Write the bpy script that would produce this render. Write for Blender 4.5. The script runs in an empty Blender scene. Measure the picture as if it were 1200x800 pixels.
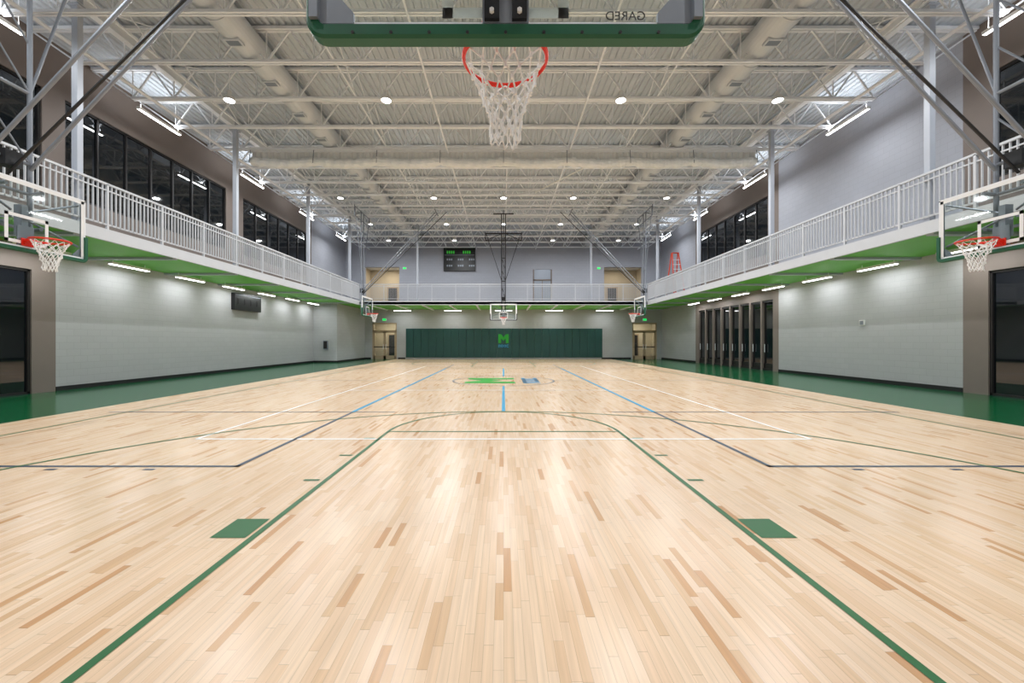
import bpy, math, random
from mathutils import Vector, Matrix
random.seed(4)
sc = bpy.context.scene
sc.view_settings.view_transform = 'Standard'
sc.view_settings.look = 'None'
sc.view_settings.exposure = 0.04

# ------------------------------------------------------------------ materials
def S(r, g, b):
    f = lambda c: ((c/255)/12.92 if c/255 <= .04045 else (((c/255)+.055)/1.055)**2.4)
    return (f(r), f(g), f(b), 1)

def mat(name, col, rough=.5, metal=0.0, spec=.5, emit=None, es=0, noise=0.06, nscale=3.0, coat=0):
    m = bpy.data.materials.new(name); m.use_nodes = True
    nt = m.node_tree; b = nt.nodes['Principled BSDF']
    b.inputs['Roughness'].default_value = rough
    b.inputs['Metallic'].default_value = metal
    b.inputs['Specular IOR Level'].default_value = spec
    b.inputs['Coat Weight'].default_value = coat
    b.inputs['Base Color'].default_value = col
    if noise > 0:
        tc = nt.nodes.new('ShaderNodeTexCoord'); n = nt.nodes.new('ShaderNodeTexNoise')
        n.inputs['Scale'].default_value = nscale; n.inputs['Detail'].default_value = 4
        nt.links.new(tc.outputs['Object'], n.inputs['Vector'])
        mx = nt.nodes.new('ShaderNodeMix'); mx.data_type = 'RGBA'
        mx.inputs[6].default_value = tuple(c*(1-noise) for c in col[:3])+(1,)
        mx.inputs[7].default_value = tuple(min(1, c*(1+noise)) for c in col[:3])+(1,)
        nt.links.new(n.outputs['Fac'], mx.inputs[0]); nt.links.new(mx.outputs[2], b.inputs['Base Color'])
    if emit:
        b.inputs['Emission Color'].default_value = emit; b.inputs['Emission Strength'].default_value = es
    return m

def block_mat(name, col):
    m = mat(name, col, .75, noise=0)
    nt = m.node_tree; b = nt.nodes['Principled BSDF']
    g = nt.nodes.new('ShaderNodeNewGeometry'); sp = nt.nodes.new('ShaderNodeSeparateXYZ')
    nt.links.new(g.outputs['Position'], sp.inputs[0])
    ad = nt.nodes.new('ShaderNodeMath'); ad.operation = 'ADD'
    nt.links.new(sp.outputs[0], ad.inputs[0]); nt.links.new(sp.outputs[1], ad.inputs[1])
    cb = nt.nodes.new('ShaderNodeCombineXYZ')
    nt.links.new(ad.outputs[0], cb.inputs[0]); nt.links.new(sp.outputs[2], cb.inputs[1])
    br = nt.nodes.new('ShaderNodeTexBrick')
    br.inputs['Scale'].default_value = 1; br.inputs['Brick Width'].default_value = .4
    br.inputs['Row Height'].default_value = .2; br.inputs['Mortar Size'].default_value = .006
    c = col
    br.inputs['Color1'].default_value = tuple(x*.98 for x in c[:3])+(1,)
    br.inputs['Color2'].default_value = tuple(x*1.02 for x in c[:3])+(1,)
    br.inputs['Mortar'].default_value = tuple(x*.88 for x in c[:3])+(1,)
    nt.links.new(cb.outputs[0], br.inputs['Vector'])
    nt.links.new(br.outputs['Color'], b.inputs['Base Color'])
    return m

def maple():
    m = bpy.data.materials.new('maple_floor'); m.use_nodes = True
    nt = m.node_tree; N = nt.nodes; L = nt.links; b = N['Principled BSDF']
    tc = N.new('ShaderNodeTexCoord'); sp = N.new('ShaderNodeSeparateXYZ'); L.new(tc.outputs['Object'], sp.inputs[0])
    def M(op, a, bb=None):
        n = N.new('ShaderNodeMath'); n.operation = op
        for i, v in enumerate((a, bb)):
            if v is None: continue
            if isinstance(v, (int, float)): n.inputs[i].default_value = v
            else: L.new(v, n.inputs[i])
        return n.outputs[0]
    xs = M('DIVIDE', sp.outputs[0], .0475)
    row = M('FLOOR', xs)
    w1 = N.new('ShaderNodeTexWhiteNoise'); w1.noise_dimensions = '1D'; L.new(row, w1.inputs['W'])
    off = M('MULTIPLY', w1.outputs['Value'], 9.0)
    # board lengths vary from row to row
    ln = M('ADD', M('MULTIPLY', M('FRACT', M('MULTIPLY', w1.outputs['Value'], 37.0)), .35), .3)
    t = M('ADD', M('DIVIDE', sp.outputs[1], ln), off)
    pl = M('FLOOR', t)
    cb = N.new('ShaderNodeCombineXYZ'); L.new(row, cb.inputs[0]); L.new(pl, cb.inputs[1])
    w2 = N.new('ShaderNodeTexWhiteNoise'); w2.noise_dimensions = '2D'; L.new(cb.outputs[0], w2.inputs['Vector'])
    cr = N.new('ShaderNodeValToRGB'); L.new(w2.outputs['Value'], cr.inputs[0])
    e = cr.color_ramp.elements
    e[0].position = 0; e[0].color = S(233, 206, 177)
    e[1].position = 1; e[1].color = S(198, 150, 104)
    for p, c in ((.45, S(229, 199, 167)), (.82, S(224, 191, 157)), (.945, S(217, 182, 145)), (.972, S(205, 162, 118))):
        k = e.new(p); k.color = c
    mp = N.new('ShaderNodeMapping'); mp.inputs['Scale'].default_value = (55, 1.8, 1)
    L.new(tc.outputs['Object'], mp.inputs['Vector'])
    n = N.new('ShaderNodeTexNoise'); n.inputs['Scale'].default_value = 1; n.inputs['Detail'].default_value = 6
    L.new(mp.outputs[0], n.inputs['Vector'])
    gr = N.new('ShaderNodeMapRange'); L.new(n.outputs['Fac'], gr.inputs[0])
    gr.inputs[1].default_value = .3; gr.inputs[2].default_value = .7; gr.inputs[3].default_value = .89; gr.inputs[4].default_value = 1.05
    n2 = N.new('ShaderNodeTexNoise'); n2.inputs['Scale'].default_value = .35; L.new(tc.outputs['Object'], n2.inputs['Vector'])
    g2 = N.new('ShaderNodeMapRange'); L.new(n2.outputs['Fac'], g2.inputs[0])
    g2.inputs[1].default_value = .3; g2.inputs[2].default_value = .7; g2.inputs[3].default_value = .95; g2.inputs[4].default_value = 1.03
    fx = M('FRACT', xs); gap = M('LESS_THAN', fx, .045)
    ft = M('FRACT', t); gap2 = M('LESS_THAN', ft, .008)
    gapf = M('SUBTRACT', 1.0, M('MULTIPLY', M('MAXIMUM', gap, gap2), .25))
    tot = M('MULTIPLY', M('MULTIPLY', gr.outputs[0], g2.outputs[0]), gapf)
    vm = N.new('ShaderNodeVectorMath'); vm.operation = 'SCALE'
    L.new(cr.outputs[0], vm.inputs[0]); L.new(tot, vm.inputs['Scale'])
    L.new(vm.outputs[0], b.inputs['Base Color'])
    b.inputs['Roughness'].default_value = .27
    b.inputs['Specular IOR Level'].default_value = .5
    return m

def glass_clear():
    m = bpy.data.materials.new('clear_glass'); m.use_nodes = True
    nt = m.node_tree; nt.nodes.clear()
    o = nt.nodes.new('ShaderNodeOutputMaterial'); mx = nt.nodes.new('ShaderNodeMixShader')
    t = nt.nodes.new('ShaderNodeBsdfTransparent'); g = nt.nodes.new('ShaderNodeBsdfGlossy')
    t.inputs[0].default_value = (.93, .96, .95, 1); g.inputs['Roughness'].default_value = .03
    mx.inputs[0].default_value = .06
    nt.links.new(t.outputs[0], mx.inputs[1]); nt.links.new(g.outputs[0], mx.inputs[2]); nt.links.new(mx.outputs[0], o.inputs[0])
    return m

MAPLE = maple()
GFLOOR = mat('green_floor_stain', S(10, 92, 52), .16, nscale=1.5)
GLINE = mat('green_line_paint', S(4, 94, 36), .35)
WLINE = mat('white_line_paint', S(248, 247, 244), .35)
BLINE = mat('blue_line_paint', S(20, 155, 200), .35)
DLINE = mat('slate_line_paint', S(58, 72, 90), .35)
GREY = block_mat('painted_block_grey', S(172, 173, 174))
GREYU = block_mat('painted_block_upper', S(168, 171, 180))
TAUPE = mat('taupe_panel', S(122, 111, 104), .6)
CEIL = mat('white_metal_deck', S(196, 204, 212), .6)
STEEL = mat('white_steel', S(238, 242, 246), .5)
LSTEEL = mat('galvanised_steel', S(225, 226, 226), .45)
RAILM = mat('rail_light_grey', S(196, 200, 205), .45)
POST = mat('post_light_grey', S(178, 185, 196), .45)
DECKG = mat('green_deck_paint', S(112, 200, 70), .5)
TRACK = mat('track_rubber_grey', S(110, 112, 115), .8)
BLACK = mat('black_vinyl', S(22, 22, 24), .5)
FRAME = mat('dark_bronze_frame', S(42, 40, 40), .4, .3)
DGLASS = mat('dark_window_glass', S(12, 17, 22), .03, spec=1.0, noise=0)
PADG = mat('dark_green_wall_pad', S(14, 68, 64), .5)
LIME = mat('logo_lime', S(30, 160, 40), .4)
LBLUE = mat('logo_blue', S(60, 160, 210), .4)
BOARDG = mat('green_board_padding', S(10, 86, 58), .45)
GLASS = glass_clear()
RED = mat('rim_orange_red', S(228, 44, 24), .35)
NET = mat('net_white', S(240, 240, 240), .8)
MWHITE = mat('backboard_white_marking', S(240, 242, 242), .4)
MGREY = mat('powder_coat_grey', S(135, 142, 152), .4, .3)
MBLACK = mat('powder_coat_black', S(26, 28, 32), .4)
CURT = mat('curtain_cream', S(230, 232, 230), .8)
DUCT = mat('duct_painted_grey', S(205, 210, 215), .5)
LAMP = mat('lamp_diffuser', (1, 1, 1, 1), .5, emit=(.97, .98, 1, 1), es=9, noise=0)
LAMPH = mat('lamp_housing', S(225, 225, 222), .5)
BEIGE = mat('beige_interior', S(200, 188, 165), .7)
TAN = mat('tan_door_frame', S(176, 154, 126), .5)
EXITG = mat('exit_sign_green', S(30, 200, 90), .5, emit=S(30, 220, 100), es=1.0, noise=0)
SCREEN = mat('scoreboard_black', S(14, 15, 16), .4)
DIGG = mat('scoreboard_green_print', S(60, 190, 60), .5, emit=S(60, 190, 60), es=.3, noise=0)
ORANGE = mat('ladder_orange', S(215, 70, 35), .5)

# ------------------------------------------------------------------ builder
class B:
    def __init__(s): s.v = []; s.f = []; s.m = []; s.mats = []
    def mi(s, m):
        if m not in s.mats: s.mats.append(m)
        return s.mats.index(m)
    def add(s, vs, fs, m):
        o = len(s.v); s.v += [tuple(v) for v in vs]; k = s.mi(m)
        for f in fs: s.f.append(tuple(i+o for i in f)); s.m.append(k)
    def box(s, x0, x1, y0, y1, z0, z1, m):
        x0, x1 = sorted((x0, x1)); y0, y1 = sorted((y0, y1)); z0, z1 = sorted((z0, z1))
        s.add([(x0,y0,z0),(x1,y0,z0),(x1,y1,z0),(x0,y1,z0),(x0,y0,z1),(x1,y0,z1),(x1,y1,z1),(x0,y1,z1)],
              [(3,2,1,0),(4,5,6,7),(0,1,5,4),(1,2,6,5),(2,3,7,6),(3,0,4,7)], m)
    def cyl(s, p, q, r, m, n=4, r2=None):
        p = Vector(p); q = Vector(q); d = (q-p)
        if d.length < 1e-6: return
        d.normalize(); up = Vector((0,0,1)) if abs(d.z) < .95 else Vector((0,1,0))
        a = d.cross(up).normalized(); b = d.cross(a).normalized(); r2 = r if r2 is None else r2
        vs = []
        for c, rr in ((p, r), (q, r2)):
            for i in range(n):
                t = 2*math.pi*(i+.5)/n; vs.append(c+a*math.cos(t)*rr+b*math.sin(t)*rr)
        fs = [(i, (i+1) % n, n+(i+1) % n, n+i) for i in range(n)]+[tuple(range(n))[::-1], tuple(range(n, 2*n))]
        s.add(vs, fs, m)
    def torus(s, c, R, r, m, n=40, k=8):
        vs = []; fs = []
        for i in range(n):
            t = 2*math.pi*i/n
            for j in range(k):
                u = 2*math.pi*j/k
                vs.append((c[0]+(R+r*math.cos(u))*math.cos(t), c[1]+(R+r*math.cos(u))*math.sin(t), c[2]+r*math.sin(u)))
        for i in range(n):
            for j in range(k):
                fs.append((i*k+j, ((i+1) % n)*k+j, ((i+1) % n)*k+(j+1) % k, i*k+(j+1) % k))
        s.add(vs, fs, m)
    def flat(s, pts, z, m): s.add([(x, y, z) for x, y in pts], [tuple(range(len(pts)))], m)
    def rect(s, x0, x1, y0, y1, z, m): s.flat([(x0,y0),(x1,y0),(x1,y1),(x0,y1)], z, m)
    def arc(s, cx, cy, R, w, a0, a1, z, m, n=64):
        vs = []; 
        for i in range(n+1):
            t = a0+(a1-a0)*i/n
            vs += [(cx+(R-w/2)*math.cos(t), cy+(R-w/2)*math.sin(t), z), (cx+(R+w/2)*math.cos(t), cy+(R+w/2)*math.sin(t), z)]
        s.add(vs, [(2*i, 2*i+1, 2*i+3, 2*i+2) for i in range(n)], m)
    def obj(s, name, loc=(0,0,0), rz=0, smooth=False):
        me = bpy.data.meshes.new(name); me.from_pydata(s.v, [], s.f)
        for m in s.mats: me.materials.append(m)
        me.polygons.foreach_set('material_index', s.m)
        if smooth: me.polygons.foreach_set('use_smooth', [True]*len(s.f))
        me.update()
        o = bpy.data.objects.new(name, me); sc.collection.objects.link(o)
        o.location = loc; o.rotation_euler = (0, 0, rz); return o

def cells(b, axis, p0, p1, u0, u1, z0, z1, ops, matfn, ub=(), zb=()):
    us = sorted({u0, u1, *ub, *[o[0] for o in ops], *[o[1] for o in ops]}); zs = sorted({z0, z1, *zb, *[o[2] for o in ops], *[o[3] for o in ops]})
    us = [u for u in us if u0 <= u <= u1]; zs = [z for z in zs if z0 <= z <= z1]
    for a, c in zip(us, us[1:]):
        for d, e in zip(zs, zs[1:]):
            uc, zc = (a+c)/2, (d+e)/2
            if any(o[0] < uc < o[1] and o[2] < zc < o[3] for o in ops): continue
            if axis == 'x': b.box(p0, p1, a, c, d, e, matfn(uc, zc))
            else: b.box(a, c, p0, p1, d, e, matfn(uc, zc))

XW = 12.9; YB = -3.0; YF = 33.4; ZC = 10.0; XB = 10.2; YBAL = 28.8
ZT = 4.2
# ------------------------------------------------------------------ floor
b = B()
b.box(-8.75, 8.75, YB, YF, -.15, 0, MAPLE)
b.box(-XW, -8.75, YB, YF, -.15, 0, GFLOOR); b.box(8.75, XW, YB, YF, -.15, 0, GFLOOR)
b.obj('floor')

# court markings
b = B(); z = .003; lw = .05
YBASE = .72; YFT = 6.5; YC = 15.0
def mir(y): return 2*YC-y
for side in (0, 1):
    Y = (lambda y: y) if side == 0 else mir
    def R(x0, x1, y0, y1, m, zz=z):
        y0, y1 = sorted((Y(y0), Y(y1))); b.rect(x0, x1, y0, y1, zz, m)
    for sx in (-1, 1):
        R(min(sx*1.805, sx*1.855), max(sx*1.805, sx*1.855), YBASE, YFT, GLINE)
        def out(a, c, y0, y1, m=GLINE, zz=z): R(min(sx*a, sx*c), max(sx*a, sx*c), y0, y1, m, zz)
        out(1.88, 2.14, 2.98, 3.30)
        for yy in (4.2, 5.12, 6.03): out(1.90, 2.06, yy, yy+.05)
        out(5.995, 6.045, YBASE, 2.35)
        out(3.02, 9, 4.66, 4.72, DLINE)
        out(3.02, 3.08, 4.66, 8.3, DLINE)
        for xx in (3.9, 5.0, 6.4): out(xx, xx+.12, 4.55, 4.6, DLINE)
        out(3.01, 3.09, 8.3, 15, BLINE, z+.0015)
        out(2.2, 8.0, 8.27, 8.32, DLINE)
        out(4.475, 4.53, 6.0, 15.0, WLINE)
    R(-1.83, 1.83, YFT-.025, YFT+.025, GLINE)
    R(-4.5, 4.5, 5.97, 6.03, WLINE)
    R(-4.5, 4.5, 11.97, 12.03, WLINE, z+.001)
    R(-.035, .035, 8.4, 13.1, BLINE)
    R(-7.62, 7.62, YBASE-.05, YBASE, GLINE)
    cyb = 2.35
    if side == 0:
        b.arc(0, YFT, 1.83, lw, 0, math.pi, z, GLINE); b.arc(0, cyb, 6.02, lw, 0, math.pi, z+.001, GLINE, 96)
    else:
        b.arc(0, mir(YFT), 1.83, lw, math.pi, 2*math.pi, z, GLINE); b.arc(0, mir(cyb), 6.02, lw, math.pi, 2*math.pi, z+.001, GLINE, 96)
for sx in (-1, 1):
    b.rect(sx*7.62-.025, sx*7.62+.025, YBASE, mir(YBASE), z, GLINE)
b.rect(-7.62, -1.85, YC-.02, YC+.02, z, DLINE); b.rect(1.85, 7.62, YC-.02, YC+.02, z, DLINE)
b.arc(0, YC, 1.83, .06, 0, 2*math.pi, z, DLINE, 72)
def logo(fn, add):
    polys = [([(0,0),(.27,0),(.27,1),(0,1)], 0), ([(.73,0),(1,0),(1,1),(.73,1)], 0),
             ([(.27,1),(.27,.55),(.5,.25),(.5,.66)], 0), ([(.73,1),(.73,.55),(.5,.25),(.5,.66)], 0)]
    # block letters underneath
    for i in range(4):
        u = i*.265; w = .205
        polys.append(([(u,-.5),(u+.06,-.5),(u+.06,-.16),(u,-.16)], 1))
        if i != 3: polys.append(([(u+w-.06,-.5),(u+w,-.5),(u+w,-.16),(u+w-.06,-.16)], 1))
        polys.append(([(u,-.24),(u+w,-.24),(u+w,-.16),(u,-.16)], 1))
        if i in (1, 2, 3): polys.append(([(u,-.5),(u+w,-.5),(u+w,-.42),(u,-.42)], 1))
    for p, k in polys: add([fn(*q) for q in p], LIME if k == 0 else LBLUE)
logo(lambda u, v: (.4-v*1.75, YC-1.0+u*2.0), lambda p, m: b.flat(p, z+.002, m))
b.obj('court_line_markings')

# ------------------------------------------------------------------ walls
def lm(y, zz):
    if zz < 4.1:
        if 2.6 < y < 11.8: return TAUPE
        return GREY
    return TAUPE if y < 27.5 else GREYU
opsL = [(3, 11.2, 0, 3.4), (4.2, 11.45, 5.7, 8.55), (12.05, 19.05, 5.7, 8.55), (20.3, 26.9, 5.7, 8.55)]
b = B(); cells(b, 'x', -XW, -XW-.3, YB, YF, 0, ZC, opsL, lm, (2.6, 11.8, 27.5), (4.1,)); b.obj('wall_left')
def rm(y, zz):
    if zz < 4.1:
        if 2.6 < y < 11.5 or 19.2 < y < 27.5: return TAUPE
        return GREY
    if y < 11.5 or 19.2 < y < 27.5: return TAUPE
    return GREYU
opsR = [(3, 10.9, 0, 3.3), (19.5, 27.2, 0, 3.45), (4.2, 10.8, 5.7, 8.55), (20.0, 27.0, 5.7, 8.55)]
b = B(); cells(b, 'x', XW, XW+.3, YB, YF, 0, ZC, opsR, rm, (2.6, 11.5, 19.2, 27.5), (4.1,)); b.obj('wall_right')
opsF = [(-10.7, -8.7, 0, 2.95), (10.5, 12.5, 0, 2.95), (-11.3, -8.5, ZT, 7.5), (8.2, 11.3, ZT, 7.5), (2.4, 3.95, ZT, 7.3)]
b = B(); cells(b, 'y', YF, YF+.3, -XW-.3, XW+.3, 0, ZC, opsF, lambda x, zz: GREY if zz < 4.1 else GREYU, (), (4.1,)); b.obj('wall_back')
b = B(); b.box(-XW-.3, XW+.3, YB-.3, YB, 0, ZC, GREY); b.obj('wall_front')
b = B(); b.box(-XW, -11.3, 27.8, YF, 0, 4.02, GREY); b.obj('wall_left_return')
def bb(name, boxes):
    b = B()
    for q in boxes: b.box(*q, 0, .13, BLACK)
    b.obj(name)
bb('baseboard_left', [(-XW, -XW+.02, 11.8, 27.8), (-XW, -11.28, 27.78, 27.8), (-11.3, -11.28, 27.8, YF)])
bb('baseboard_right', [(XW-.02, XW, 11.5, 19.2), (XW-.02, XW, 27.5, YF)])
bb('baseboard_back', [(-11.28, -10.8, YF-.02, YF), (-8.6, -8.0, YF-.02, YF), (8.0, 10.4, YF-.02, YF)])

def window(name, side, y0, y1, z0, z1, n, rail=None, fw=.06):
    b = B(); s = side; a = s*(XW+.04); c = s*(XW+.14)
    b.box(s*(XW+.09), s*(XW+.11), y0, y1, z0, z1, DGLASS)
    b.box(s*(XW+.28), s*(XW+.3), y0, y1, z0, z1, BLACK)
    for zz in [z0, z1-fw] + (rail or []): b.box(a, c, y0, y1, zz, zz+fw, FRAME)
    for i in range(n+1):
        yy = y0+(y1-y0-fw)*i/n; b.box(a, c, yy, yy+fw, z0, z1, FRAME)
    return b.obj(name)
window('window_1', -1, 4.2, 11.45, 5.7, 8.55, 7)
window('window_2', -1, 12.05, 19.05, 5.7, 8.55, 7)
window('window_3', -1, 20.3, 26.9, 5.7, 8.55, 6)
window('window_4', 1, 4.2, 10.8, 5.7, 8.55, 6)
window('window_5', 1, 20.0, 27.0, 5.7, 8.55, 7)
window('window_6', -1, 3, 11.2, 0, 3.4, 4)
window('window_7', 1, 3, 10.9, 0, 3.3, 4)
# folding glass doors on the right wall
b = B()
b.box(XW+.12, XW+.14, 19.5, 27.2, 0, 3.45, DGLASS); b.box(XW+.28, XW+.3, 19.5, 27.2, 0, 3.45, BLACK)
for zz in (0, 3.35): b.box(XW+.04, XW+.2, 19.5, 27.2, zz, zz+.1, FRAME)
for i in range(9):
    yy = 19.5+(7.7-.12)*i/8; b.box(XW+.0, XW+.18, yy, yy+.12, 0, 3.45, TAUPE)
    if i < 8:
        b.box(XW+.09, XW+.13, yy+.16, yy+.22, 0.1, 3.35, FRAME); b.box(XW+.09, XW+.13, yy+.84, yy+.9, 0.1, 3.35, FRAME)
        b.box(XW+.09, XW+.13, yy+.12, yy+.95, 0.1, .35, FRAME)
        b.cyl((XW+.04, yy+.8, .9), (XW+.04, yy+.8, 1.3), .015, STEEL, 6)
b.obj('door_1')
def area(name, loc, rot, sx, sy, power, col=(.95, .975, 1), shape='RECTANGLE', parent=None):
    l = bpy.data.lights.new(name, 'AREA'); l.shape = shape; l.size = sx
    if shape in ('RECTANGLE', 'ELLIPSE'): l.size_y = sy
    l.energy = power; l.color = col
    o = bpy.data.objects.new(name, l); sc.collection.objects.link(o); o.location = loc; o.rotation_euler = rot
    if parent: o.parent = parent
    return o
def room(name, x0, x1, z0, z1, dep, power, floor_m=TRACK, wm=BEIGE):
    b = B(); y0 = YF+.3; y1 = y0+dep
    b.box(x0-.6, x1+.6, y1, y1+.1, z0, z1+.3, wm)
    b.box(x0-.7, x0-.6, y0, y1, z0, z1+.3, wm); b.box(x1+.6, x1+.7, y0, y1, z0, z1+.3, wm)
    b.box(x0-.7, x1+.7, y0, y1, z0-.1, z0, floor_m); b.box(x0-.7, x1+.7, y0, y1, z1+.3, z1+.4, STEEL)
    xm = (x0+x1)/2
    b.box(xm-.5, xm+.45, y1-.04, y1, z0, z0+2.1, TAN); b.box(xm-.4, xm+.35, y1-.06, y1-.04, z0+.1, z0+2.0, FRAME)
    o = b.obj(name)
    area(name+'_lamp', (xm, (y0+y1)/2, z1+.25), (0, 0, 0), 1.2, .6, power, (1, .9, .75), parent=o)
for i, (x0, x1) in enumerate(((-10.7, -8.7), (10.5, 12.5))):
    room('wall_corridor_%d' % (i+1), x0, x1, 0, 2.95, 2.5, 45)
    b = B(); fy0, fy1 = YF+.02, YF+.14
    b.box(x0, x0+.1, fy0, fy1, 0, 2.95, TAN); b.box(x1-.1, x1, fy0, fy1, 0, 2.95, TAN)
    b.box(x0, x1, fy0, fy1, 2.85, 2.95, TAN); b.box(x0, x1, fy0, fy1, 2.25, 2.35, TAN)
    xm = (x0+x1)/2
    for a, c in ((x0+.1, xm), (xm, x1-.1)):
        b.box(a, a+.1, fy0+.02, fy1-.03, 0, 2.25, TAN); b.box(c-.1, c, fy0+.02, fy1-.03, 0, 2.25, TAN)
        b.box(a, c, fy0+.02, fy1-.03, 2.12, 2.25, TAN); b.box(a, c, fy0+.02, fy1-.03, 0, .28, TAN); b.box(a, c, fy0+.02, fy1-.03, .95, 1.03, FRAME)
    b.box(x0+.1, x1-.1, fy0+.05, fy0+.06, 0, 2.9, GLASS)
    b.cyl((xm-.1, fy0-.03, .8), (xm-.1, fy0-.03, 1.2), .02, STEEL, 6); b.cyl((xm+.1, fy0-.03, .8), (xm+.1, fy0-.03, 1.2), .02, STEEL, 6)
    b.obj('door_%d' % (i+2))
    b = B(); b.box(xm-.17, xm+.17, YF-.07, YF, 3.1, 3.32, LAMPH); b.box(xm-.14, xm+.14, YF-.08, YF-.07, 3.13, 3.29, EXITG); b.obj('exit_sign')
room('wall_lounge_1', -11.3, -8.5, ZT, 7.5, 3, 60); room('wall_lounge_2', 8.2, 11.3, ZT, 7.5, 3, 35)
b = B(); b.box(2.4, 3.95, YF+.05, YF+.12, ZT, 7.3, MGREY)
b.box(2.4, 2.5, YF-.02, YF+.1, ZT, 7.3, TAUPE); b.box(3.85, 3.95, YF-.02, YF+.1, ZT, 7.3, TAUPE); b.box(2.4, 3.95, YF-.02, YF+.1, 6.4, 6.5, TAUPE)
b.box(3.14, 3.2, YF+.02, YF+.12, ZT, 6.4, TAUPE); b.obj('door_4')
for x in (-8.2, 7.6):
    b = B(); b.box(x, x+.3, YF-.07, YF, 7.3, 7.48, LAMPH); b.box(x+.03, x+.27, YF-.08, YF-.07, 7.32, 7.46, EXITG); b.obj('exit_sign')

# wall pads
b = B(); n = 26; x0 = -7.95; w = 16.0/n
for i in range(n):
    a = x0+i*w
    b.box(a+.006, a+w-.006, YF-.06, YF, .12, 2.48, PADG)
    b.box(a+.02, a+w-.02, YF-.07, YF-.06, .14, 2.46, PADG)
def vert_add(p, m):
    b.add([(q[0], YF-.078, q[1]) for q in p], [tuple(range(len(p)))], m)
logo(lambda u, v: (-.42+u*.84, 1.3+v*.72), vert_add)
b.obj('wall_pad')

def board(name, fn):
    b = B(); fn(b); return b.obj(name)
def sb1(b):
    y = YF-.2
    b.box(-4.85, -2.3, y, YF, 7.15, 9.05, SCREEN)
    for r, (zz, h) in enumerate(((8.55, .25), (8.0, .3), (7.5, .28))):
        for k in range(2 if r == 0 else 3):
            xx = -4.6+k*(1.3 if r == 0 else .9)
            for t in range(3 if r else 4): b.box(xx+t*.17, xx+t*.17+.11, y-.01, y, zz, zz+h*(.9 if r == 0 else .5), DIGG if r == 0 else MGREY)
    b.box(-4.8, -2.35, y-.01, y, 8.42, 8.45, MGREY)
board('scoreboard', sb1)
def sb2(b):
    x = -XW+.18
    b.box(-XW, x, 19.4, 21.5, 2.95, 3.75, SCREEN)
    for k in range(4):
        yy = 19.6+k*.5; b.box(x, x+.01, yy, yy+.25, 3.2, 3.5, FRAME); b.box(x+.01, x+.015, yy+.04, yy+.21, 3.24, 3.46, SCREEN)
    b.box(x, x+.01, 19.45, 21.45, 3.66, 3.68, MGREY)
board('scoreboard', sb2)
b = B(); b.box(XW-.05, XW, 14.6, 14.8, 2.0, 2.2, LAMPH); b.box(XW-.06, XW-.05, 14.63, 14.77, 2.03, 2.17, MGREY); b.obj('wall_vent')  # small vent on the right wall, grey face plate on a pale housing
b = B(); b.box(-12.2, -11.9, 27.7, 27.8, .9, 1.5, MGREY); b.box(-12.17, -11.93, 27.69, 27.7, .95, 1.45, FRAME); b.obj('fire_extinguisher_cabinet')

# ------------------------------------------------------------------ balcony
b = B(); ZD = 4.04
for s in (-1, 1):
    b.box(s*XB, s*(XW-.002), YB+.002, YF-.002, ZD, ZT, DECKG)
    b.box(s*(XB+.01), s*(XW-.002), YB+.002, YF-.002, ZT, ZT+.01, TRACK)
    b.box(s*XB, s*(XB-.08), YB+.002, YBAL+.08, 4.0, 4.3, RAILM)
    y = YB+1.1
    while y < YF-5.7 or (s > 0 and y < YF):
        b.box(s*XB, s*(XW-.002), y-.09, y+.09, ZD-.07, ZD, POST)
        y += 2.925
b.box(-XB, XB, YBAL, YF-.002, ZD, ZT, DECKG); b.box(-XB, XB, YBAL, YF-.002, ZT, ZT+.01, TRACK)
b.box(-XB, XB, YBAL-.0, YBAL+.08, 4.0, 4.3, RAILM)
x = -9.5
while x < 10: b.box(x-.06, x+.06, YBAL+.08, YF-.002, ZD-.08, ZD, STEEL); x += 1.9
b.obj('balcony_track')
def rail(name, p, q):
    b = B(); p = Vector(p); q = Vector(q); d = q-p; L = d.length; d.normalize()
    def seg(a, c, z0, z1, h):
        A = p+d*a; C = p+d*c; x0, x1 = sorted((A.x, C.x)); y0, y1 = sorted((A.y, C.y))
        if abs(d.x) > .5: b.box(x0, x1, A.y-h, A.y+h, z0, z1, RAILM)
        else: b.box(A.x-h, A.x+h, y0, y1, z0, z1, RAILM)
    seg(0, L, 5.43, 5.48, .03); seg(0, L, 5.28, 5.31, .015); seg(0, L, 4.40, 4.44, .02)
    n = int(L/.12)
    for i in range(n+1):
        a = L*i/n
        if i % 14 == 0: seg(max(a-.025, 0), min(a+.025, L), 4.301, 5.45, .03)
        else: seg(max(0, a-.009), min(a+.009, L), 4.40, 5.45, .02)
    b.obj(name)
rail('balcony_railing', (-XB+.04, YB+.01, 0), (-XB+.04, YBAL, 0))
rail('balcony_railing', (XB-.04, YB+.01, 0), (XB-.04, YBAL, 0))
rail('balcony_railing', (-XB+.1, YBAL+.03, 0), (XB-.1, YBAL+.03, 0))

# columns
for s in (-1, 1):
    for y in (-1.8, 4.05, 9.9, 15.75, 21.6, 27.4):
        b = B(); x = s*(XB-.02+.12); h = .07
        b.box(x-h, x+h, y-h, y+h, ZT+.011, 9.85, POST); b.box(x-.1, x+.1, y-.1, y+.1, ZT+.011, ZT+.03, POST)
        b.box(x-.14, x+.14, y-.1, y+.1, 9.5, 9.53, POST)
        b.obj('steel_column')
for x in (-6.1, 6.2):
    b = B(); b.box(x-.06, x+.06, YBAL+.13, YBAL+.25, ZT+.011, 9.85, POST); b.box(x-.1, x+.1, YBAL+.1, YBAL+.28, ZT+.011, ZT+.03, POST); b.obj('steel_column')

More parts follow.
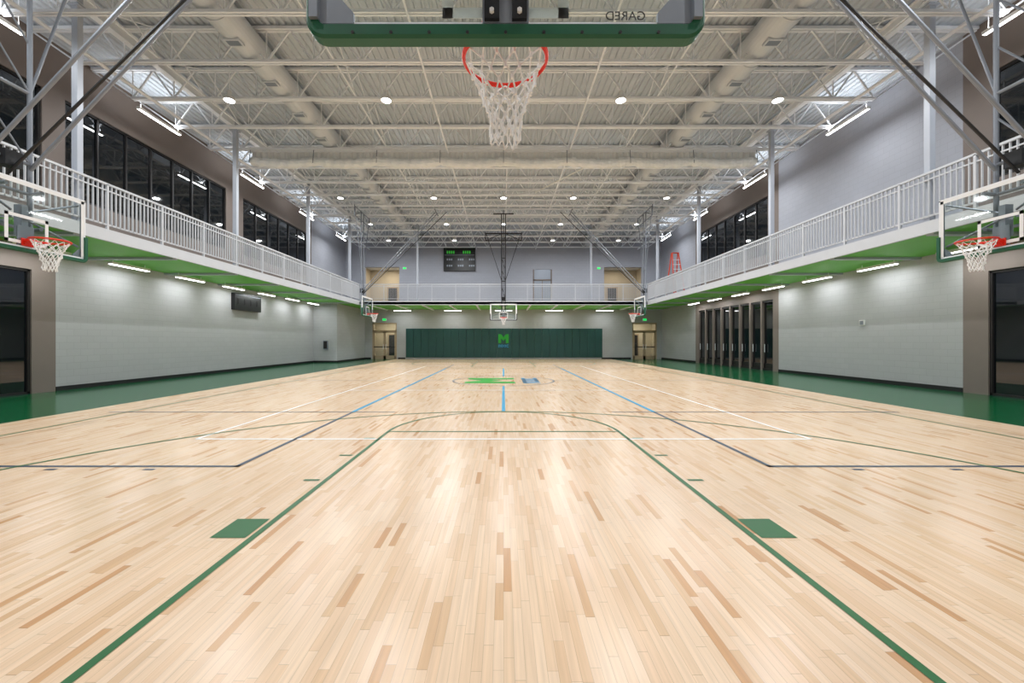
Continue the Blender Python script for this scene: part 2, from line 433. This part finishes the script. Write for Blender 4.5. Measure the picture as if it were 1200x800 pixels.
# ------------------------------------------------------------------ ceiling
b = B(); pitch = .2; prof = []
x = -XW-.3
while x < XW+.3:
    prof += [(x, ZC), (x+.09, ZC), (x+.11, ZC+.055), (x+.18, ZC+.055)]; x += pitch
vs = []
for px, pz in prof: vs += [(px, YB-.3, pz), (px, YF+.3, pz)]
b.add(vs, [(2*i, 2*i+1, 2*i+3, 2*i+2) for i in range(len(prof)-1)], CEIL)
b.box(-XW-.3, XW+.3, YB-.3, YF+.3, ZC+.06, ZC+.2, CEIL)
b.obj('ceiling')
def truss_mesh():
    b = B(); x0, x1 = -XW+.05, XW-.05; zb, zt = 9.02, 9.93
    for zz in (zt,):
        b.box(x0, x1, -.08, -.015, zz-.05, zz+.03, STEEL); b.box(x0, x1, .015, .08, zz-.05, zz+.03, STEEL)
    b.box(-11.6, 11.6, -.07, -.015, zb-.035, zb+.035, STEEL); b.box(-11.6, 11.6, .015, .07, zb-.035, zb+.035, STEEL)
    n = 18; w = 23.2/n
    for i in range(n):
        a = -11.6+i*w
        b.cyl((a, 0, zb), (a+w/2, 0, zt-.02), .03, STEEL, 4); b.cyl((a+w/2, 0, zt-.02), (a+w, 0, zb), .03, STEEL, 4)
        b.cyl((a, 0, zb), (a, 0, zt-.02), .018, STEEL, 4)
    b.cyl((-11.6, 0, zb), (x0, 0, zt-.05), .03, STEEL); b.cyl((11.6, 0, zb), (x1, 0, zt-.05), .03, STEEL)
    return b
tm = truss_mesh(); first = None
y = -2.3; TY = []
while y < 33:
    if first is None: first = tm.obj('roof_truss'); first.location.y = y
    else:
        o = bpy.data.objects.new('roof_truss', first.data); sc.collection.objects.link(o); o.location.y = y
    TY.append(y); y += 1.68
b = B()
for x in (-9.3, -4.6, 0.15, 4.8, 9.5):
    b.box(x-.02, x+.02, YB+.1, YF-.1, 9.055, 9.085, STEEL)
    for y0, y1 in zip(TY, TY[1:]):
        b.cyl((x, y0, 9.05), (x, y1, 9.9), .018, STEEL); b.cyl((x, y0, 9.9), (x, y1, 9.05), .018, STEEL)
b.obj('truss_bridging')
b = B()
for s in (-1, 1):
    x = s*(XB+.1)
    b.box(x-.09, x+.09, YB+.1, YF-.1, 9.86, 9.89, STEEL); b.box(x-.01, x+.01, YB+.1, YF-.1, 9.6, 9.88, STEEL); b.box(x-.09, x+.09, YB+.1, YF-.1, 9.58, 9.6, STEEL)
b.obj('roof_edge_beam')
for s in (-1, 1):
    b = B(); b.cyl((s*6.9, YB+.1, 9.47), (s*6.9, YF-.2, 9.47), .38, DUCT, 28)
    y = YB+1
    while y < YF-1:
        b.cyl((s*6.9, y, 9.47), (s*6.9, y+.05, 9.47), .4, DUCT, 28); y += 1.68
        b.box(s*6.9-.2, s*6.9+.2, y+.6, y+.85, 9.06, 9.12, DUCT)
        b.box(s*6.9-.16, s*6.9+.16, y+.64, y+.81, 9.055, 9.06, MGREY)
    b.obj('air_duct', smooth=False)
b = B()
for x, r in ((-2.2, .03), (2.6, .03), (-10.9, .05), (10.9, .05)):
    b.cyl((x, YB+.1, 8.93), (x, YF-.1, 8.93), r, STEEL, 8)
b.cyl((4.0, 16.8, 8.9), (1.6, 20.5, 8.9), .03, CURT, 8)
b.obj('sprinkler_pipe')
# divider curtain, rolled up
b = B(); n = 200; yc = 16.3; ring = 12
vs = []; fs = []
for i in range(n+1):
    x = -10+20*i/n; sag = .1*abs(math.sin(i/n*math.pi*8))
    for j in range(ring):
        t = 2*math.pi*j/ring; rr = .17+.02*math.sin(i*1.7+j)+.015*math.sin(i*.9)
        vs.append((x, yc+rr*math.cos(t), 8.6-sag+rr*math.sin(t)))
for i in range(n):
    for j in range(ring): fs.append((i*ring+j, (i+1)*ring+j, (i+1)*ring+(j+1) % ring, i*ring+(j+1) % ring))
fs += [tuple(range(ring)), tuple(range(n*ring, n*ring+ring))]
b.add(vs, fs, CURT)
vs = []; fs = []
for i in range(n*2+1):
    x = -10+10*i/n; yy = yc+.04*math.sin(i*1.3)
    vs += [(x, yy, 9.0), (x, yy*1.0+.02*math.sin(i), 8.6)]
for i in range(n*2): fs.append((2*i, 2*i+1, 2*i+3, 2*i+2))
b.add(vs, fs, CURT)
b.box(-10.1, 10.1, yc-.08, yc+.08, 8.95, 9.12, STEEL)
for i in range(9):
    x = -10+20*i/8; b.cyl((x, yc-.2, 8.45), (x, yc-.1, 9.1), .014, MGREY)
b.obj('divider_curtain')

# ------------------------------------------------------------------ lights
P0 = 118
def highbay(x, y, p):
    b = B(); z = 8.72
    b.cyl((0,0,z), (0,0,z+.12), .17, LAMPH, 24, .13); b.cyl((0,0,z-.006), (0,0,z-.001), .14, LAMP, 24)
    b.cyl((0,0,z+.12), (0,0,z+.28), .06, LAMPH, 12); b.cyl((0,0,z+.28), (0,0,9.98), .012, STEEL, 6)
    # small translucent uplight collar
    o = b.obj('high_bay_light', loc=(x, y, 0))
    area('downlight', (0, 0, z-.02), (0, 0, 0), .27, .27, p, shape='DISK', parent=o)
for y in (-.6, 3.7, 8.0, 12.4, 16.9, 20.85, 25.5, 29.6):
    xs = [-8.3, -3.55, 3.55, 8.3]
    if y > 20 and y < 26: xs.append(0)
    for x in xs: highbay(x, y, P0)
for s in (-1, 1):
    for y in (3.0, 8.2, 13.0, 18.1, 23.3, 28.4):
        b = B(); x = s*11.6
        b.box(x-.05, x+.05, y, y+1.7, 8.82, 8.9, LAMPH); b.box(x-.04, x+.04, y+.02, y+1.68, 8.81, 8.82, LAMP)
        b.cyl((x, y+.1, 8.9), (x, y+.1, 9.98), .008, STEEL); b.cyl((x, y+1.6, 8.9), (x, y+1.6, 9.98), .008, STEEL)
        o = b.obj('linear_light')
        area('linear_lamp', (x, y+.85, 8.8), (0, 0, 0), .08, 1.66, 35, parent=o)
        # indirect half of the direct/indirect fixture
        area('linear_uplamp', (x, y+.85, 8.92), (math.pi, 0, 0), .08, 1.66, 22, parent=o)
    y = 2.4
    while y < 28:
        b = B(); x = s*12.3
        b.box(x-.07, x+.07, y, y+1.4, 3.86, 3.94, LAMPH); b.box(x-.06, x+.06, y+.02, y+1.38, 3.845, 3.86, LAMP)
        b.cyl((x, y+.1, 3.94), (x, y+.1, ZD-.001), .01, STEEL); b.cyl((x, y+1.25, 3.94), (x, y+1.25, ZD-.001), .01, STEEL)
        if not (s < 0 and y > 26.5):
            o = b.obj('linear_light'); area('linear_lamp', (x, y+.7, 3.84), (0, 0, 0), .12, 1.35, 20, parent=o)
        y += 2.6
for x in (-8, -4, 0, 4, 8):
    b = B(); b.box(x-.7, x+.7, 32.3, 32.42, 3.86, 3.93, LAMPH); b.box(x-.68, x+.68, 32.31, 32.41, 3.85, 3.86, LAMP)
    o = b.obj('linear_light'); area('linear_lamp', (x, 32.36, 3.84), (0, 0, 0), 1.3, .1, 22, parent=o)

# ------------------------------------------------------------------ basketball hoops
def net(b, c, z0, z1, rt=.225, rb=.08, n=12, rows=8, r=.0045, seed=0):
    rnd = random.Random(seed)
    def P(i, k):
        t = k/rows; a = 2*math.pi*(i+.5*(k % 2))/n
        rad = rt+(rb-rt)*min(1, t*1.3)**.75 + (rnd.uniform(-.015, .015) if k else 0)
        return Vector((c[0]+rad*math.cos(a), c[1]+rad*math.sin(a), z0+(z1-z0)*t+(rnd.uniform(-.012, .012) if k else 0)))
    pts = {(i, k): P(i, k) for i in range(n) for k in range(rows+1)}
    for k in range(rows):
        for i in range(n):
            a = pts[(i, k)]
            if k % 2 == 0: t1, t2 = pts[(i, k+1)], pts[((i-1) % n, k+1)]
            else: t1, t2 = pts[(i, k+1)], pts[((i+1) % n, k+1)]
            b.cyl(a, t1, r, NET, 5); b.cyl(a, t2, r, NET, 5)
            if k: b.cyl(a+Vector((0,0,.014)), a-Vector((0,0,.016)), r*1.9, NET, 5)

def hoop(loc, rz, tube, net_r, seed, mw=.3, pad=BOARDG, k=1.0):
    b = B(); ZB = 2.926
    b.box(-.9, .9, -.006, .006, ZB, ZB+1.07, GLASS)
    zt = ZB+1.07
    for x0, x1, z0, z1 in ((-.915, .915, zt-.02, zt+.01), (-.915, -.89, ZB, zt), (.89, .915, ZB, zt), (-.915, .915, ZB-.01, ZB+.02)):
        b.box(x0, x1, -.025, .012, z0, z1, STEEL)
    yf0, yf1 = .0065, .009
    for x0, x1, z0, z1 in ((-.89, .89, zt-.07, zt-.02), (-.89, -.84, ZB+.02, zt-.02), (.84, .89, ZB+.02, zt-.02), (-.89, .89, ZB+.02, ZB+.03)):
        b.box(x0, x1, yf0, yf1, z0, z1, MWHITE)
    zi = 2.99
    for x0, x1, z0, z1 in ((-.305, .305, zi, zi+.05), (-.305, .305, zi+.41, zi+.46), (-.305, -.255, zi, zi+.46), (.255, .305, zi, zi+.46)):
        b.box(x0, x1, yf0, yf1, z0, z1, MWHITE)
    def path(off, rad):
        pts = []; hw = .945-off; zb_ = 2.866+off; r_ = max(rad-off, .004)
        pts.append((-hw, 3.33)); pts.append((-hw, zb_+r_))
        for i in range(1, 8):
            t = math.pi+math.pi/2*i/8; pts.append((-hw+r_+r_*math.cos(t), zb_+r_+r_*math.sin(t)))
        pts.append((-hw+r_, zb_)); pts.append((hw-r_, zb_))
        for i in range(1, 8):
            t = 1.5*math.pi+math.pi/2*i/8; pts.append((hw-r_+r_*math.cos(t), zb_+r_+r_*math.sin(t)))
        pts.append((hw, zb_+r_)); pts.append((hw, 3.33)); return pts
    sec = [(.06, -.04), (.012, -.04), (0, -.028), (0, .028), (.012, .04), (.06, .04)]
    P = [path(o_, .09) for o_, _ in sec]; npt = len(P[0]); vs = []; fs = []
    for (o_, yy), pp in zip(sec, P): vs += [(x, yy, zz) for x, zz in pp]
    ns = len(sec)
    for q in range(ns):
        q2 = (q+1) % ns
        for i in range(npt-1): fs.append((q*npt+i, q*npt+i+1, q2*npt+i+1, q2*npt+i))
    fs += [tuple(q*npt for q in range(ns)), tuple(q*npt+npt-1 for q in range(ns))]
    b.add(vs, fs, pad)
    for i in range(9):
        x = -.72+i*.18; b.cyl((x, -.041, 2.885), (x, -.045, 2.885), .008, MBLACK, 8)
    for s in (-1, 1):
        b.add([(s*.88, -.03, ZB+.01), (s*.72, -.03, ZB+.01), (s*.72, -.03, ZB+.06), (s*.82, -.03, ZB+.17), (s*.88, -.03, ZB+.17)] +
              [(s*.88, -.012, ZB+.01), (s*.72, -.012, ZB+.01), (s*.72, -.012, ZB+.06), (s*.82, -.012, ZB+.17), (s*.88, -.012, ZB+.17)],
              [(0,1,2,3,4), (9,8,7,6,5), (0,1,6,5), (1,2,7,6), (2,3,8,7), (3,4,9,8), (4,0,5,9)], MGREY)
        b.box(s*.90-.02, s*.90+.02, -.06, -.025, ZB+.02, ZB+1.0, MGREY)
        b.cyl((s*.84, -.05, ZB+.22), (s*.1, -.14, ZB+.5), .018, MGREY, 8)
        b.cyl((s*.84, -.05, zt-.1), (s*.1, -.14, ZB+.6), .018, MGREY, 8)
    b.box(-.11, .11, -.03, -.008, ZB+.012, ZB+.36, MGREY)
    b.box(-.1, -.03, -.05, -.03, ZB+.02, ZB+.34, MBLACK); b.box(.03, .1, -.05, -.03, ZB+.02, ZB+.34, MBLACK)
    b.box(-.045, .045, -.16, -.03, ZB+.2, ZB+.7, MGREY)
    for s in (-1, 1):
        for zz in (.05, .14, .3): b.cyl((s*.065, -.05, ZB+zz), (s*.065, -.065, ZB+zz), .012, STEEL, 6)
    rz_ = 3.05; cy = .38
    b.torus((0, cy, rz_), .2286+.009, .011, RED, 48, 8)
    b.box(-.09, .09, .009, .025, 2.96, 3.08, RED); b.box(-.075, .075, .02, .16, rz_-.012, rz_+.004, RED)
    for s in (-1, 1):
        b.cyl((s*.06, .02, 2.985), (s*.1, .22, rz_-.012), .008, RED, 6); b.cyl((s*.07, .02, rz_), (s*.19, .27, rz_), .008, RED, 6)
    b.torus((0, cy, rz_-.018), .2286+.004, .004, RED, 48, 6)
    net(b, (0, cy), rz_-.015, 2.565, r=net_r, seed=seed)
    ym = -.3; tb = tube
    for s in (-1, 1):
        b.cyl((s*mw, ym, 3.25), (s*mw, ym, 8.9), .036*k, tb, 8)
        b.cyl((s*mw, ym, 5.6), (s*1.2, ym, 8.9), .022*k, tb, 8)
        b.cyl((s*mw, ym, 4.3), (s*mw, 4.0, 8.9), .032*k, tb, 8)
        b.cyl((s*mw, ym, 3.3), (s*.25, -.05, 3.3), .03, tb, 8); b.cyl((s*mw, ym, 3.9), (s*.25, -.03, 3.9), .03, tb, 8)
        b.cyl((s*1.25, ym, 8.4), (s*1.25, ym, 8.98), .03*k, tb, 8)
        b.cyl((s*1.25, ym, 8.4), (s*mw, ym, 8.9), .02*k, tb, 8)
    b.cyl((-1.25, ym, 8.9), (1.25, ym, 8.9), .04*k, tb, 8); b.cyl((-1.25, ym, 8.4), (1.25, ym, 8.4), .03*k, tb, 8)
    for zz in (3.3, 3.9, 4.4, 5.6, 7.2): b.cyl((-mw, ym, zz), (mw, ym, zz), .028*k, tb, 8)
    for zz in (4.4, 5.6, 6.4): b.cyl((-mw, ym, zz), (mw, ym, zz+.8), .016*k, tb, 8)
    b.cyl((-.6, 4.0, 8.92), (.6, 4.0, 8.92), .035, tb, 8)
    b.cyl((0, ym, 4.15), (0, 4.6, 8.95), .024*k, MBLACK, 8)
    b.box(-.12, .12, ym-.1, ym+.1, 4.25, 4.5, MBLACK)
    return b.obj('basketball_hoop', loc=loc, rz=rz)
h1 = hoop((0.01, 1.97, 0), 0, MGREY, .0048, 1)
hoop((0, 28.05, 0), math.pi, MBLACK, .006, 2, mw=.12, pad=MBLACK)
for s in (-1, 1):
    for y in (6.6, 23.8):
        hoop(((-7.68 if y < 10 else -7.9) if s < 0 else (8.0 if y < 10 else 7.9), y, 0), s*math.pi/2, MGREY, .005, 3+int(y), mw=.3 if y < 10 else .2, k=1 if y < 10 else .75)
t = bpy.data.curves.new('lettering', 'FONT'); t.body = 'GARED'; t.size = .06; t.extrude = .001; t.align_x = 'CENTER'
t.materials.append(MBLACK)
to = bpy.data.objects.new('board_lettering', t); sc.collection.objects.link(to); to.parent = h1
to.location = (.58, .012, 2.985); to.rotation_euler = (math.pi/2, 0, math.pi)

# step ladder on the balcony
b = B(); x, y, z0, H = 11.3, 27.0, ZT+.045, 3.0
for s in (-1, 1):
    b.cyl((x+s*.35, y-.75, z0), (x+s*.2, y-.06, z0+H), .04, ORANGE); b.cyl((x+s*.35, y+.75, z0), (x+s*.2, y+.06, z0+H), .04, ORANGE)
for i in range(1, 9):
    t_ = i/9.5; hw = .35-.15*t_; b.box(x-hw, x+hw, y-.75+.69*t_-.04, y-.75+.69*t_+.04, z0+H*t_-.01, z0+H*t_+.01, STEEL)
b.box(x-.22, x+.22, y-.12, y+.12, z0+H, z0+H+.03, ORANGE)
b.cyl((x-.28, y-.4, z0+1.5), (x-.28, y+.4, z0+1.5), .015, STEEL); b.cyl((x+.28, y-.4, z0+1.5), (x+.28, y+.4, z0+1.5), .015, STEEL)
b.obj('step_ladder')

# ------------------------------------------------------------------ world + camera
w = bpy.data.worlds.new('world'); sc.world = w; w.use_nodes = True
w.node_tree.nodes['Background'].inputs[0].default_value = (.02, .025, .04, 1)
cam = bpy.data.cameras.new('camera'); co = bpy.data.objects.new('camera', cam); sc.collection.objects.link(co)
cam.sensor_width = 36; cam.lens = 14.4; cam.shift_x = .0083
co.location = (0, 0, 1.43); co.rotation_euler = (math.pi/2, 0, 0); cam.clip_start = .05
sc.camera = co
